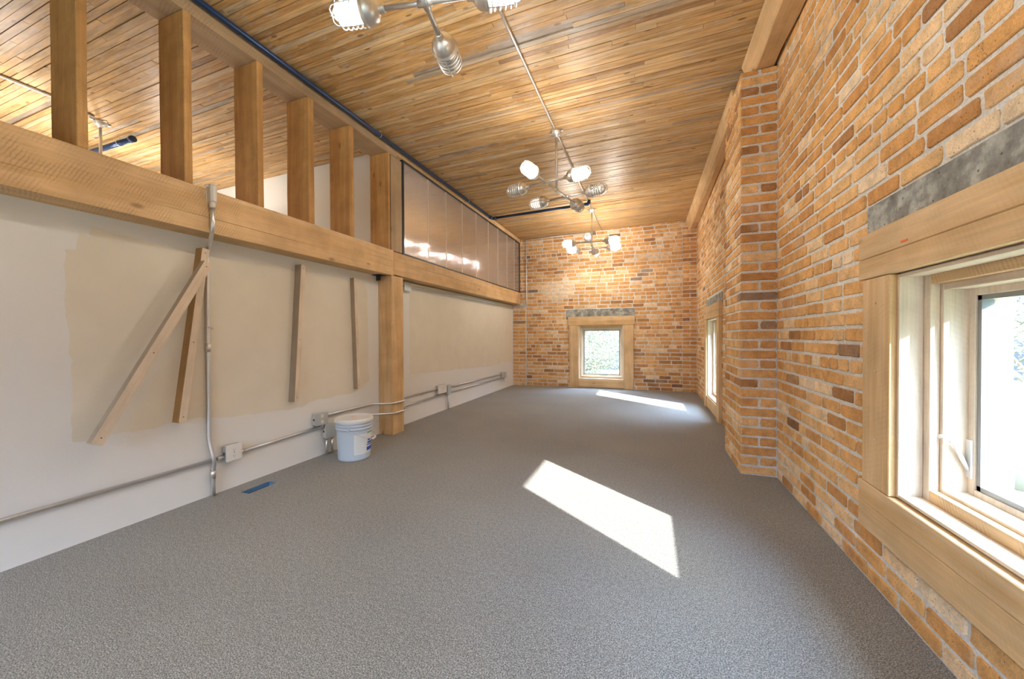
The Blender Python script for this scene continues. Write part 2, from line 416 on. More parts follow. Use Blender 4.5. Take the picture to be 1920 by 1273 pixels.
def obj(name, mb, mats, parent=None, bevel=0., seg=1, loc=None, label=None):
    if not isinstance(mats, (list, tuple)): mats = [mats]
    o = link(name, mb.mesh(name, mats, bevel, seg), parent, loc)
    if label: o['label'] = label
    return o
def tag(o, label, cat, group=None, kind=None):
    o['label'] = label; o['category'] = cat
    if group: o['group'] = group
    if kind: o['kind'] = kind
    return o
def thing(name, loc, label, cat, rz=0., group=None, kind=None):
    o = bpy.data.objects.new(name, None); COL.objects.link(o); o.empty_display_size = .1
    o.location = loc; o.rotation_euler = (0, 0, rz); return tag(o, label, cat, group, kind)
def structure(o, label, cat): return tag(o, label, cat, kind='structure')

# timber with sawn-off wobble: a box subdivided along its length
def timber(name, length, axis, a0, a1, b0, b1, mat, parent=None, loc=None, wob=.003, n=None, bevel=.003, label=None, taper=None, cracks=None):
    """box 0..length along axis; (a,b) are the two other axes in cyclic order x,y,z without axis"""
    n = n or max(2, int(length / .25)); mb = MB(); rings = []
    sd = random.random() * 50
    for i in range(n + 1):
        t = length * i / n; q = []
        for k, (a, b) in enumerate(((a0, b0), (a1, b0), (a1, b1), (a0, b1))):
            d1 = noise.noise(Vector((t * 1.7 + sd, k * 3.1, 0))) * wob; d2 = noise.noise(Vector((t * 1.7 + sd, k * 3.1, 7))) * wob
            if i in (0, n): d1 *= .3; d2 *= .3
            p = [a + d1, b + d2]; p.insert(axis, t); q.append(tuple(p))
        rings += q
    fs = []
    for i in range(n):
        for k in range(4):
            l = (k + 1) % 4; fs.append((i * 4 + k, i * 4 + l, (i + 1) * 4 + l, (i + 1) * 4 + k))
    fs += [(3, 2, 1, 0), tuple(n * 4 + k for k in range(4))]
    mb.add(rings, fs)
    o = obj(name, mb, mat, parent, bevel=bevel, loc=loc, label=label)
    bm = bmesh.new(); bm.from_mesh(o.data); bmesh.ops.recalc_face_normals(bm, faces=bm.faces); bm.to_mesh(o.data); bm.free()
    return o

# ------------------------------------------------------------------ brickwork
CH = .0722          # course height
BL = .2175          # brick length with joint
def rounded(u0, u1, z0, z1, r, sq, jit):
    """outline of a brick face; sq = (left square, right square)"""
    pts = []
    def R(): return random.uniform(-jit, jit)
    for cx, cz, a0, isq in ((u1, z0, -90, sq[1]), (u1, z1, 0, sq[1]), (u0, z1, 90, sq[0]), (u0, z0, 180, sq[0])):
        rr = .001 if isq else r * random.uniform(.5, 1.3)
        ox = cx + (rr if cx == u0 else -rr); oz = cz + (rr if cz == z0 else -rr)
        for a in (0, 45, 90):
            t = math.radians(a0 + a)
            pts.append((ox + rr * math.cos(t) + (0 if isq else R()), oz + rr * math.sin(t) + R() * .6))
        nx = {(-90): (u1, (z0 + z1) / 2), 0: ((u0 + u1) / 2, z1), 90: (u0, (z0 + z1) / 2), 180: ((u0 + u1) / 2, z0)}[a0]
        q = [nx[0], nx[1]]
        if a0 in (0, 180): q[1] += R() * .8
        elif not ((a0 == -90 and sq[1]) or (a0 == 90 and sq[0])): q[0] += R()
        pts.append(tuple(q))
    return pts
def one_brick(mb, P, u0, u1, z0, z1, col, sq=(0, 0), prot=.006, r=.011, jit=.0030):
    h = prot * random.uniform(.6, 1.25) if not (sq[0] or sq[1]) else prot
    o1 = rounded(u0, u1, z0, z1, r, sq, jit); n = len(o1)
    cu, cz = (u0 + u1) / 2, (z0 + z1) / 2
    rings = []
    for d, ins in ((-.004, 0.), (h * .55, .0005), (h, .0035)):
        q = []
        for (u, z) in o1:
            iu = ins
            if (sq[0] and u < u0 + .002) or (sq[1] and u > u1 - .002): iu = 0
            q.append(P(u - math.copysign(iu, u - cu), z - math.copysign(ins, z - cz), d))
        rings += q
    fs = []
    for i in range(2):
        for k in range(n): l = (k + 1) % n; fs.append((i * n + k, i * n + l, (i + 1) * n + l, (i + 1) * n + k))
    fs.append(tuple(2 * n + k for k in range(n)))
    mb.add(rings, fs, 0, col)
def bricks(mb, P, u0, u1, z0, z1, holes=(), phase=0, corner=(0, 0), hdr=7, tint=None, seed=0, wav=.0):
    random.seed(seed)
    nc = int((z1 - z0) / CH) + 1; j = .0158
    for c in range(nc):
        za = z0 + c * CH + j / 2; zb = min(za + CH - j, z1)
        if zb - za < .02: continue
        zo = random.uniform(-.0015, .0015)
        header = hdr and (c % hdr == hdr - 2)
        L = BL / 2 if header else BL
        u = u0 - (L * .5 if (c + phase) % 2 else 0) - (random.uniform(0, .03) if not corner[0] else 0)
        if corner[0] or corner[1]:
            W = u1 - u0
            if W < .3: segs = [(u0, u1)] if (c + phase) % 2 else [(u0, (u0 + u1) / 2), ((u0 + u1) / 2, u1)]
            else:
                L0 = BL if (c + phase) % 2 else BL / 2; segs = [(u0, u0 + L0)]; u = u0 + L0
                while u < u1 - .02: segs.append((u, min(u + BL, u1))); u += BL
        else:
            segs = []
            while u < u1 - .015:
                l = L * random.uniform(.94, 1.06)
                if random.random() < .05: l = BL / 2
                a, b = max(u, u0), min(u + l, u1)
                if b - a > .03: segs.append((a, b))
                u += l
        for (a, b) in segs:
            pieces = [(a, b)]
            for (h0, h1, k0, k1) in holes:
                if zb > k0 + .006 and za < k1 - .006:
                    np_ = []
                    for (p, q) in pieces:
                        if q <= h0 or p >= h1: np_.append((p, q)); continue
                        if p < h0 - .02: np_.append((p, h0))
                        if q > h1 + .02: np_.append((h1, q))
                    pieces = np_
            for (p, q) in pieces:
                sq = (corner[0] and abs(p - u0) < 1e-4, corner[1] and abs(q - u1) < 1e-4)
                rs = random.Random(int(c * 977 + seed * 0) + (1 if (sq[0] or sq[1]) else int(p * 7919) + seed))
                t = min(1, max(0, rs.gauss(.58, .15))); kd = .0
                if rs.random() < .012: kd = rs.uniform(.5, .95)
                if rs.random() < .025: t = rs.uniform(.1, .22)
                if rs.random() < .08: t = rs.uniform(.85, 1)
                if tint: t, kd = tint((p + q) / 2, (za + zb) / 2, t, kd, rs)
                e0 = 0 if sq[0] else j / 2 * rs.uniform(.7, 1.2); e1 = 0 if sq[1] else j / 2 * rs.uniform(.7, 1.2)
                lo = .0065 if sq[0] else 0; hi = .0065 if sq[1] else 0
                w = wav * math.sin((p + q) * 2.1 + seed)
                one_brick(mb, P, p + e0 - lo, q - e1 + hi, za + zo + w, zb + zo + w, (max(.001, t), kd, rs.random()), sq)
    random.seed(seed + 1)

def slab_with_hole(mb, mk, u0, u1, z0, z1, hole):
    """mk(u0,u1,z0,z1) adds one block"""
    if not hole: mk(u0, u1, z0, z1); return
    a, b, c, d = hole
    mk(u0, a, z0, z1); mk(b, u1, z0, z1)
    if c > z0 + 1e-4: mk(a, b, z0, c)
    mk(a, b, d, z1)

W1 = dict(c=1.353, z0=.452, z1=1.262)     # near window on the right wall (centre along Y)
W2 = dict(c=-.905, z0=.185, z1=1.24)     # far wall window (centre along X)
W3 = dict(c=5.575, z0=.185, z1=1.26)     # far window on the right wall
HW = .425
# near right wall
mb = MB(); hole = (W1['c'] - HW - .018, W1['c'] + HW + .018, W1['z0'] - .004, W1['z1'] + .012)
slab_with_hole(mb, lambda a, b, c, d: mb.box(XN, XN + .2, a, b, c, d, 1), YB, YP + .3, 0, 3.16, hole)
bricks(mb, lambda u, z, d: (XN - d, u, z), YB, YP, 0, 3.14, holes=[(W1['c'] - .60, W1['c'] + .60, .26, 1.45), (W1['c'] - .655, W1['c'] + .655, 1.45, 1.586)], phase=0, seed=11, hdr=7)
o = obj('wall_right', mb, [M['brick'], M['mortar']]); structure(o, 'near stretch of orange brick right wall, in front of the pilaster', 'brick wall')
# far right wall
mb = MB(); hole = (W3['c'] - HW - .018, W3['c'] + HW + .018, W3['z0'] - .004, W3['z1'] + .012)
slab_with_hole(mb, lambda a, b, c, d: mb.box(XR, XR + .2, a, b, c, d, 1), YPB - .28, D + .2, 0, 3.15, hole)
bricks(mb, lambda u, z, d: (XR - d, u, z), YPB + .005, D, 0, 3.14, holes=[(W3['c'] - .60, W3['c'] + .60, 0, 1.44), (W3['c'] - .65, W3['c'] + .65, 1.44, 1.56)], phase=1, seed=23, hdr=6)
o = obj('wall_right', mb, [M['brick'], M['mortar']]); structure(o, 'far stretch of brick right wall, beyond the pilaster', 'brick wall')
# pilaster
mb = MB(); mb.box(XP, XN + .02, YP, YPB, 0, 3.0, 1)
def shaded_t(u, z, t, k, rs): return max(.001, min(.8, t * .85 - (.12 if rs.random() < .3 else 0))), k  # shade on camera-facing pilaster faces, put into the brick tone
bricks(mb, lambda u, z, d: (u, YP - d, z), XP, XN, 0, 3.0, phase=1, corner=(1, 0), seed=31, tint=shaded_t)
bricks(mb, lambda u, z, d: (XP - d, u, z), YP, YPB, 0, 3.0, phase=0, corner=(1, 1), seed=37)
bricks(mb, lambda u, z, d: (u, YPB + d, z), XP, XR, 0, 3.0, phase=1, corner=(1, 0), seed=41)
o = obj('brick_pilaster', mb, [M['brick'], M['mortar']]); structure(o, 'full height brick pilaster projecting from the right wall under the ceiling beam', 'pilaster')
# far wall
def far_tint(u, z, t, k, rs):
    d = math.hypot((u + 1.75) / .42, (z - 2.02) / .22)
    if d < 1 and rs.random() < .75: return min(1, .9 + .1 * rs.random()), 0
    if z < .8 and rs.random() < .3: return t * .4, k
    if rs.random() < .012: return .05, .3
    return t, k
mb = MB(); hole = (W2['c'] - HW - .018, W2['c'] + HW + .018, W2['z0'] - .004, W2['z1'] + .012)
slab_with_hole(mb, lambda a, b, c, d: mb.box(a, b, D, D + .2, c, d, 1), XL - .12, XR + .2, 0, 3.16, hole)
mb.box(XM, XL - .12, D, D + .2, 1.6, 3.16, 1)
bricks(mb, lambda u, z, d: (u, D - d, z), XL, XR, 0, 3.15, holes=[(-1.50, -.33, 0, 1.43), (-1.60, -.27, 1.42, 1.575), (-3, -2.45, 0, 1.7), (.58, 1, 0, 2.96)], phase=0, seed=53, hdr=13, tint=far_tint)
bricks(mb, lambda u, z, d: (u, D - d, z), XM, XL, 1.66, 3.1, phase=0, seed=57, hdr=6)
mb.box(XL - .0, -2.45, D - .07, D, 0, 1.66, 1)
bricks(mb, lambda u, z, d: (u, D - .07 - d, z), XL, -2.45, 0, 1.66, phase=1, corner=(0, 1), seed=59)
mb.box(.58, XR, D - .05, D, 0, 2.97, 1)
bricks(mb, lambda u, z, d: (u, D - .05 - d, z), .58, XR, 0, 2.97, phase=0, corner=(1, 0), seed=61, tint=shaded_t)
o = obj('wall_far', mb, [M['brick'], M['mortar']]); structure(o, 'orange brick end wall with the small central window', 'brick wall')

# ------------------------------------------------------------------ floor, ceiling, plain walls
VX0, VX1, VY0, VY1 = -2.602, -2.515, 1.712, 1.918
mb = MB()
for a, b, c, d in ((XL - .12, VX0, YB, D + .2), (VX1, 1.1, YB, D + .2), (VX0, VX1, YB, VY0), (VX0, VX1, VY1, D + .2)):
    mb.box(a, b, c, d, -.12, 0)
structure(obj('floor', mb, M['carpet']), 'grey-brown speckled loop carpet floor', 'carpet')

mb = MB(); random.seed(5); RW = .0415; y = YB
mb.hexa([(x, yy, zc(x) + dz) for x in (XM, 1.1) for yy in (YB, D + .2) for dz in (.014, .12)], 1)
row = 0
while y < D:
    x = XM - random.uniform(0, 1.2); rz = random.gauss(0, .0014); rt = random.gauss(0, .05)
    wide = random.random() < .03
    while x < XN + .1:
        L = random.choice((.5, .9, 1.3, 1.7, 2.2)) * random.uniform(.8, 1.2)
        a, b = max(x, XM), min(x + L, XN + .1)
        if b - a > .02:
            t = min(1, max(.001, random.gauss(.52, .17) + rt)); k = random.uniform(.3, .8) if random.random() < .08 else 0
            dz = rz + random.gauss(0, .0012); gap = .0030 + (random.random() < .12) * .0025
            if random.random() < .015: dz += .008; k = .8; t = .001
            mb.hexa([(xx, yy, zc(xx) + dz + e) for xx in (a + .0012, b - .0012) for yy in (y + gap / 2, min(y + RW - gap / 2, D)) for e in (0, .02)], 0, (t, k, random.random()))
        x += L
    y += RW; row += 1
structure(obj('ceiling', mb, [M['deck'], M['gap']]), 'ceiling of narrow honey coloured wooden deck boards', 'ceiling')

wl = obj('wall_left', MB().box(XL - .12, XL, YB, D, 0, ZB0), M['white']); structure(wl, 'white painted low left wall below the timber beam', 'wall')
# unfinished test paint areas, ragged brushed edges, a few tenths of a millimetre of paint
def patch(name, corners, rag, seed):
    random.seed(seed); pts = []
    for i, (y0, z0) in enumerate(corners):
        y1, z1 = corners[(i + 1) % len(corners)]; n = max(1, int(math.hypot(y1 - y0, z1 - z0) / .03))
        for k in range(n):
            t = k / n; r = rag * (noise.noise(Vector(((y0 + (y1 - y0) * t) * 9, (z0 + (z1 - z0) * t) * 9, seed))) + .5 * noise.noise(Vector(((y0 + (y1 - y0) * t) * 40, z0 * 40 + t * 20, seed))))
            l = math.hypot(y1 - y0, z1 - z0)
            pts.append((y0 + (y1 - y0) * t + r * (z1 - z0) / l, z0 + (z1 - z0) * t - r * (y1 - y0) / l))
    mb = MB(); n = len(pts)
    mb.add([(XL + d, p[0], p[1]) for d in (-.001, .0009) for p in pts], [tuple(range(n))[::-1], tuple(range(n, 2 * n))] + [(k, (k + 1) % n, n + (k + 1) % n, n + k) for k in range(n)])
    obj(name, mb, M['tan'], wl, label='beige test paint area')
patch('paint_patch', [(.968, 1.50), (1.0, 1.50), (1.02, 1.585), (1.055, 1.57), (1.06, 1.625), (1.30, 1.60), (1.60, 1.585), (2.3, 1.60), (2.95, 1.60), (3.04, 1.585), (3.08, 1.50), (3.10, .60), (2.97, .50), (2.45, .50), (2.3, .46), (1.75, .49), (1.55, .535), (1.25, .52), (.985, .525), (.98, 1.0)], .02, 3)
patch('paint_patch', [(3.80, 1.60), (5.0, 1.605), (7.36, 1.62), (7.36, .52), (6.2, .50), (5.0, .55), (3.80, .585)], .012, 8)

structure(obj('floor_loft', MB().box(XM, XL - .12, YB, D, 1.6, 1.69), M['white']), 'loft floor deck behind the beam', 'floor')
structure(obj('wall_loft', MB().box(XM - .1, XM, YB, D, 1.69, 3.03), M['white']), 'white side wall of the loft', 'wall')
mb = MB(); z1 = zc(XM)
mb.hexa([(x, yy, z) for x, zt in ((XM, zc(XM)), (-2.90, zc(-2.9))) for yy in (3.36, 3.46) for z in (1.69, zt)])
structure(obj('wall_partition', mb, M['white']), 'white cross wall inside the loft seen between the studs', 'wall')
mb = MB(); mb.box(XM, XN, YB - .15, YB, .0, .7); mb.box(XM, XN, YB - .15, YB, 2.4, 3.16); mb.box(XM, -2.0, YB - .15, YB, .7, 2.4); mb.box(.2, XN, YB - .15, YB, .7, 2.4)  # opening added so the fill lamp shines into the room
structure(obj('wall_back', mb, M['white']), 'white wall behind the camera with a wide opening added for the fill lamp', 'wall')

# ------------------------------------------------------------------ windows
def window(idx, loc, rz, W, label, header_z, apron, lintel, sill_light=True, latch='crank'):
    zo0, zo1 = W['z0'], W['z1']
    t = thing('window_%d' % idx, loc, label, 'window', rz, kind='structure')
    tk = .040
    h0, h1 = zo1 + .0135, header_z
    hw = .645; jo = .622
    x = 'x'
    hm = (h0 + h1) / 2 - .01
    mbh = MB(); mbh.box(-hw, hw, -tk - .004, -.002, h0, hm - .0006); mbh.box(-hw, hw, -tk - .004, -.002, hm + .0006, h1)
    obj('header_board', mbh, M['trimwood_x'], t, bevel=.003)
    jb = apron[1] if apron else 0.0
    for s in (-1, 1):
        a, b = sorted((s * (HW + .0135), s * jo))
        mj = MB(); mj.box(a, b, -tk, -.002, jb + .002, h0 - .002)
        obj('side_board', mj, M['trimwood_z'], t, bevel=.003)
    if apron:
        am = apron[0] + (apron[1] - apron[0]) * .55
        ma = MB(); ma.box(-hw, hw, -tk - .002, -.002, apron[0], am - .0006); ma.box(-hw, hw, -tk - .002, -.002, am + .0006, apron[1])
        obj('apron_board', ma, M['trimwood_x'], t, bevel=.003)
    else:
        obj('apron_board', MB().box(-HW - .010, HW + .010, -.030, -.002, .018, zo0 - .012), M['trimwood_x'], t, bevel=.003)
    # stepped reveals: (depth0, depth1, inset)
    def ring(name, y0, y1, si, ti, bi, th, mats, parent=t, bev=.0015):
        """four boards around the opening, si/ti/bi insets of inner faces, th their thickness outward"""
        xs, zt, zb = HW - si, zo1 - ti, zo0 + bi
        mz, mx = mats
        for s in (-1, 1):
            a, b = sorted((s * xs, s * (xs + th)))
            obj(name, MB().box(a, b, y0, y1, zb - th, zt + th), M[mz], parent, bevel=bev)
        obj(name, MB().box(-xs + .0005, xs - .0005, y0 + .0005, y1, zt, zt + th), M[mx], parent, bevel=bev)
        obj(name, MB().box(-xs + .0005, xs - .0005, y0 + .0005, y1, zb - th, zb), M[mx], parent, bevel=bev)
    ring('reveal_board', -.017, .052, .0, .004, .004, .012, ('palewood_z', 'palewood_x'))
    ring('jamb_frame', .0525, .080, .031, .036, .042, .05, ('palewood_z', 'beam_x'))
    ring('inner_jamb', .0805, .150, .044, .060, .052, .04, ('palewood_z', 'palewood_x'))
    sx, st, sb = .070, .084, .072
    sash = thing_part('sash', t)
    xs = HW - sx; zt = zo1 - st; zb = zo0 + sb
    y0, y1 = .146, .186; fw = .034
    f = MB()
    for s in (-1, 1): a, b = sorted((s * xs, s * (xs + .03))); f.box(a, b, y0, y1, zb - .03, zt + .03)
    f.box(-xs, xs, y0, y1, zt, zt + .03); f.box(-xs, xs, y0, y1, zb - .03, zb)
    sash = obj('sash', f, M['palewood_z'], t, bevel=.002)
    gk = MB(); w2 = .016
    for s in (-1, 1): a, b = sorted((s * xs, s * (xs - w2))); gk.box(a, b, y0 + .006, y1 - .004, zb, zt)
    gk.box(-xs, xs, y0 + .006, y1 - .004, zt - w2, zt); gk.box(-xs, xs, y0 + .006, y1 - .004, zb, zb + w2)
    obj('glazing_bead', gk, M['sashgrey'], sash)
    obj('pane', MB().box(-xs + w2 - .004, xs - w2 + .004, y0 + .016, y0 + .022, zb + w2 - .004, zt - w2 + .004), M['glass'], sash)
    # outside trim
    e = MB()
    for s in (-1, 1): a, b = sorted((s * (xs - .004), s * (xs + .07))); e.box(a, b, .19, .235, zb - .02, zt + .06)
    e.box(-xs, xs, .19, .235, zt + .0, zt + .06); e.box(-xs - .05, xs + .05, .19, .26, zb - .06, zb - .012)
    obj('outer_trim', e, M['palewood_z'], t)
    if latch == 'lever':
        l = MB(); px = -(xs + .016)
        l.box(px - .011, px + .011, y0 - .006, y0, zb + .035, zb + .165)
        l.tube([(px, y0 - .006, zb + .06), (px, y0 - .022, zb + .10), (px + .004, y0 - .045, zb + .15), (px + .004, y0 - .062, zb + .168), (px + .004, y0 - .082, zb + .17)], [.006, .007, .006, .006, .008], 8)
        obj('latch_lever', l, M['handle'], sash, label='white metal latch lever')
    else:
        l = MB(); l.box(.015, .115, y0 - .014, y0, zb - .024, zb - .004); l.tube([(.07, y0 - .014, zb - .014), (.07, y0 - .03, zb - .012), (-.01, y0 - .036, zb - .004)], .006, 8)
        obj('crank_handle', l, M['sashgrey'], sash, label='folded grey crank handle')
    # lintel over the header
    lx0, lx1, lz = lintel
    ml = MB(); ml.box(lx0, lx1, -.009, -.001, h1 - .05, lz)
    obj('lintel', ml, M['concrete'], t, bevel=.003, label='grey concrete lintel above the window boards')
    # nail heads
    for s in (-1, 1):
        for zz in (.18, .52, .86):
            nb = MB()
            z_ = (jb + .05) + (h0 - jb) * zz * .95; cx = s * (HW + .10)
            nb.lathe([(0, 0), (.0045, 0), (.0045, .002), (0, .0025)], 8, at=(0, 0, 0))
            k = len(nb.v) - 32
            for i in range(k, len(nb.v)):
                v = nb.v[i]; nb.v[i] = (cx + v[0], -tk - v[2], z_ + v[1])
            obj('screw_head', nb, M['conduit'], t)
    return t
def thing_part(n, p): return None
w1 = window(1, (XN, W1['c'], 0), -PI / 2, W1, 'near right window with thick pine boards and stepped sill, at the right edge', 1.46, (.245, .438), (-.66, .66, 1.584), latch='lever')
mk = MB(); mk.box(-.36, -.325, -.0455, -.0440, 1.372, 1.379)
obj('crayon_mark', mk, M['orange'], w1, label='small orange crayon mark')
window(2, (W2['c'], D, 0), 0, W2, 'small window in the middle of the far brick wall, boards reaching the floor', 1.425, None, (-.69, .64, 1.575))
window(3, (XR, W3['c'], 0), -PI / 2, W3, 'pine framed window in the right wall just beyond the pilaster', 1.45, None, (-.65, .65, 1.56))

# ------------------------------------------------------------------ ceiling beams on the right
def poly_beam(name, ya, yb, prof_a, prof_b, mat, label, seed):
    random.seed(seed); n = max(2, int((yb - ya) / .3)); k = len(prof_a); mb = MB(); vs = []
    for i in range(n + 1):
        t = i / n; y = ya + (yb - ya) * t
        for q, (a, b) in enumerate(zip(prof_a, prof_b)):
            x = a[0] + (b[0] - a[0]) * t; z = a[1] + (b[1] - a[1]) * t
            if 0 < q < k - 1: x += random.gauss(0, .003); z += random.gauss(0, .003)
            vs.append((x, y - ya, z))
    fs = [(i * k + q, i * k + (q + 1) % k, (i + 1) * k + (q + 1) % k, (i + 1) * k + q) for i in range(n) for q in range(k)]
    fs += [tuple(range(k))[::-1], tuple(n * k + q for q in range(k))]
    mb.add(vs, fs)
    o = obj(name, mb, mat, loc=(0, ya, 0), bevel=.006); tag(o, label, 'beam'); return o
poly_beam('ceiling_beam', YB + .01, YP + .16, [(.69, 3.146), (.735, 2.992), (.872, 3.008), (.872, 3.15)], [(.675, 3.146), (.728, 3.004), (.864, 3.012), (.864, 3.15)], M['beam_y'],
          'rough timber beam along the ceiling resting on the brick pilaster', 3)
poly_beam('ceiling_beam', YPB - .16, D - .004, [(.655, 3.145), (.68, 3.004), (.74, 3.004), (.79, 3.02), (.79, 3.147)], [(.625, 3.145), (.67, 2.975), (.69, 2.955), (.797, 2.972), (.797, 3.147)], M['beam_y'],
          'narrower ceiling beam running from the pilaster to the far wall', 4)

# ------------------------------------------------------------------ left timber frame
def tb(name, length, axis, a, b, mat, loc, label, cat, **kw):
    o = timber(name, length, axis, a[0], a[1], b[0], b[1], mat, loc=loc, **kw); tag(o, label, cat); return o
def split_beam(name, y0, y1, z0, z1, crackf, label, seed):
    """beam with a drying crack along its front face, modelled as a groove"""
    random.seed(seed); n = int((y1 - y0) / .06); k = 8; vs = []; L = y1 - y0
    for i in range(n + 1):
        y = L * i / n; zcrk = z0 + (z1 - z0) * crackf(i / n) + .004 * noise.noise(Vector((y * 6, seed, 0)))
        w = .0016 * max(.1, min(1, .6 + noise.noise(Vector((y * 1.3, seed, 4)))))
        d = .010
        wob = .003 * noise.noise(Vector((y * 1.2, seed, 9)))
        for p in ((XB - .277, z0), (XB + wob, z0 + wob), (XB + wob, zcrk - w), (XB - d, zcrk), (XB + wob, zcrk + w), (XB + wob * .5, z1 + wob), (XB - .277, z1), (XB - .277, (z0 + z1) / 2)):
            vs.append((p[0] - XB, y, p[1] - z0))
    fs = [(i * k + q, i * k + (q + 1) % k, (i + 1) * k + (q + 1) % k, (i + 1) * k + q) for i in range(n) for q in range(k)]
    fs += [tuple(range(k))[::-1], tuple(n * k + q for q in range(k))]
    mb = MB().add(vs, fs)
    o = obj(name, mb, M['beam_y'], loc=(XB, y0, z0)); tag(o, label, 'beam'); return o
split_beam('loft_beam', YB + .01, 3.285, ZB0, ZB1, lambda t: .36 - .02 * t, 'long sawn beam above the white wall, carrying the studs', 5)
split_beam('loft_beam', 3.289, D - .085, 1.709, 1.951, lambda t: .62 - .10 * t, 'beam with a long drying crack below the translucent panel', 6)
tb('timber_post', 1.694, 2, (-.174, 0), (-.098, .098), M['beam_z'], (XB, 3.345, 0), 'sawn post in front of the white wall, crossed by two conduits', 'post')
tb('timber_post', 1.004, 2, (-.150, 0), (-.092, .092), M['old_z'], (XB - .003, 3.345, 1.9625), 'weathered grey-brown post standing on the beam beside the translucent panel', 'post')
stud_lab = ['leftmost loft stud, at the left edge of the photo', 'second loft stud from the left, dark curved saw marks', 'third loft stud from the left',
            'fourth loft stud from the left', 'fifth loft stud from the left, before the white wall', 'rightmost loft stud, orange, touching the grey post']
for i, (y, th) in enumerate(((.952, .040), (1.390, .042), (1.826, .043), (2.238, .054), (2.672, .055), (3.206, .030))):
    o = timber('timber_stud', 1.005, 2, -.236, 0, 0, th, M['stud_z'], loc=(XB, y, ZB1 + .0015), wob=.004)
    tag(o, stud_lab[i], 'stud', 'rough sawn studs above the loft beam')
tb('top_plate', 6.54, 1, (-.240, 0), (0, .110), M['old_y'], (XB, YB + .01, 2.970), 'flat timber plate under the ceiling on top of the studs', 'plank')
tb('top_plate', D - .085 - 3.352, 1, (-.150, 0), (0, .074), M['beam_y'], (XB, 3.352, 3.006), 'timber strip under the ceiling above the translucent panel', 'plank')
o = obj('steel_bracket', MB().box(0, .10, -.10, .0, -.006, 0).box(.0, .05, -.03, -.024, -.055, -.006), M['blackframe'], loc=(XL + .004, 3.245, 1.697)); tag(o, 'small dark steel bracket under the beam joint by the post', 'bracket')

# translucent panel
gp = thing('glazed_panel', (XB - .012, 3.445, 1.953), 'ribbed translucent panel in a dark frame above the far beam', 'panel')
PL = D - .088 - 3.445; PH = 3.0 - 1.953
fr = MB(); fr.box(-.02, .012, 0, PL, 0, .018); fr.box(-.02, .012, 0, PL, PH - .016, PH - .001); fr.box(-.02, .012, 0, .032, .018, PH - .016); fr.box(-.02, .012, PL - .026, PL, .018, PH - .016)
obj('frame', fr, M['blackframe'], gp, bevel=.002)
obj('translucent_sheet', MB().box(-.010, -.004, .030, PL - .024, .016, PH - .014), M['poly'], gp, label='ribbed translucent sheet')
for yy in (3.972, 4.41, 4.867, 5.33, 5.806, 6.233, 6.688, 7.1):
    obj('seam_strip', MB().box(-.0035, -.001, yy - 3.445 - .006, yy - 3.445 + .006, .02, PH - .018), M['clearseam'], gp, label='thin pale vertical seam')

# sprinkler pipe
def rpath(pts, r=.05, seg=5):
    """polyline with rounded corners"""
    pts = [Vector(p) for p in pts]; out = [pts[0]]
    for i in range(1, len(pts) - 1):
        a, b, c = pts[i - 1], pts[i], pts[i + 1]; d1 = (a - b); d2 = (c - b); rr = min(r, d1.length * .45, d2.length * .45)
        p0 = b + d1.normalized() * rr; p2 = b + d2.normalized() * rr
        for k in range(seg + 1):
            t = k / seg; out.append(p0 * (1 - t) ** 2 + b * 2 * t * (1 - t) + p2 * t * t)
    out.append(pts[-1]); return out
PX, PZ = -2.512, 3.048
sp = thing('sprinkler_pipe', (PX, 0, PZ), 'dark blue sprinkler pipe along the left of the ceiling, turning across the room', 'pipe')
obj('pipe', MB().tube([(0, YB + .01, 0), (0, 5.80, 0)], .021, 14), M['blackpipe'], sp)
obj('pipe', MB().tube([(0.0, 5.85, 0), (1.60, 5.78, .018)], .021, 14), M['blackpipe'], sp)
obj('elbow', MB().tube(rpath([(0, 5.76, 0), (0, 5.85, 0), (.09, 5.846, 0)], .05), .027, 14), M['blackpipe'], sp)
obj('elbow', MB().tube(rpath([(1.56, 5.782, .018), (1.645, 5.775, .018), (1.645, 5.775, .075)], .04), .026, 14), M['blackpipe'], sp)
for y in (3.03, 4.95, 1.15):
    hg = MB(); ring = [(.026 * math.cos(a), y, .026 * math.sin(a)) for a in [2 * PI * k / 16 for k in range(16)]]
    hg.tube(ring, .0028, 6, closed=True); hg.tube([(0, y, .026), (.0, y, zc(PX) - PZ + .001)], .003, 6); hg.box(-.012, .012, y - .012, y + .012, zc(PX) - PZ - .012, zc(PX) - PZ - .002)
    obj('hanger', hg, M['conduit'], sp, label='thin steel rod hanger')

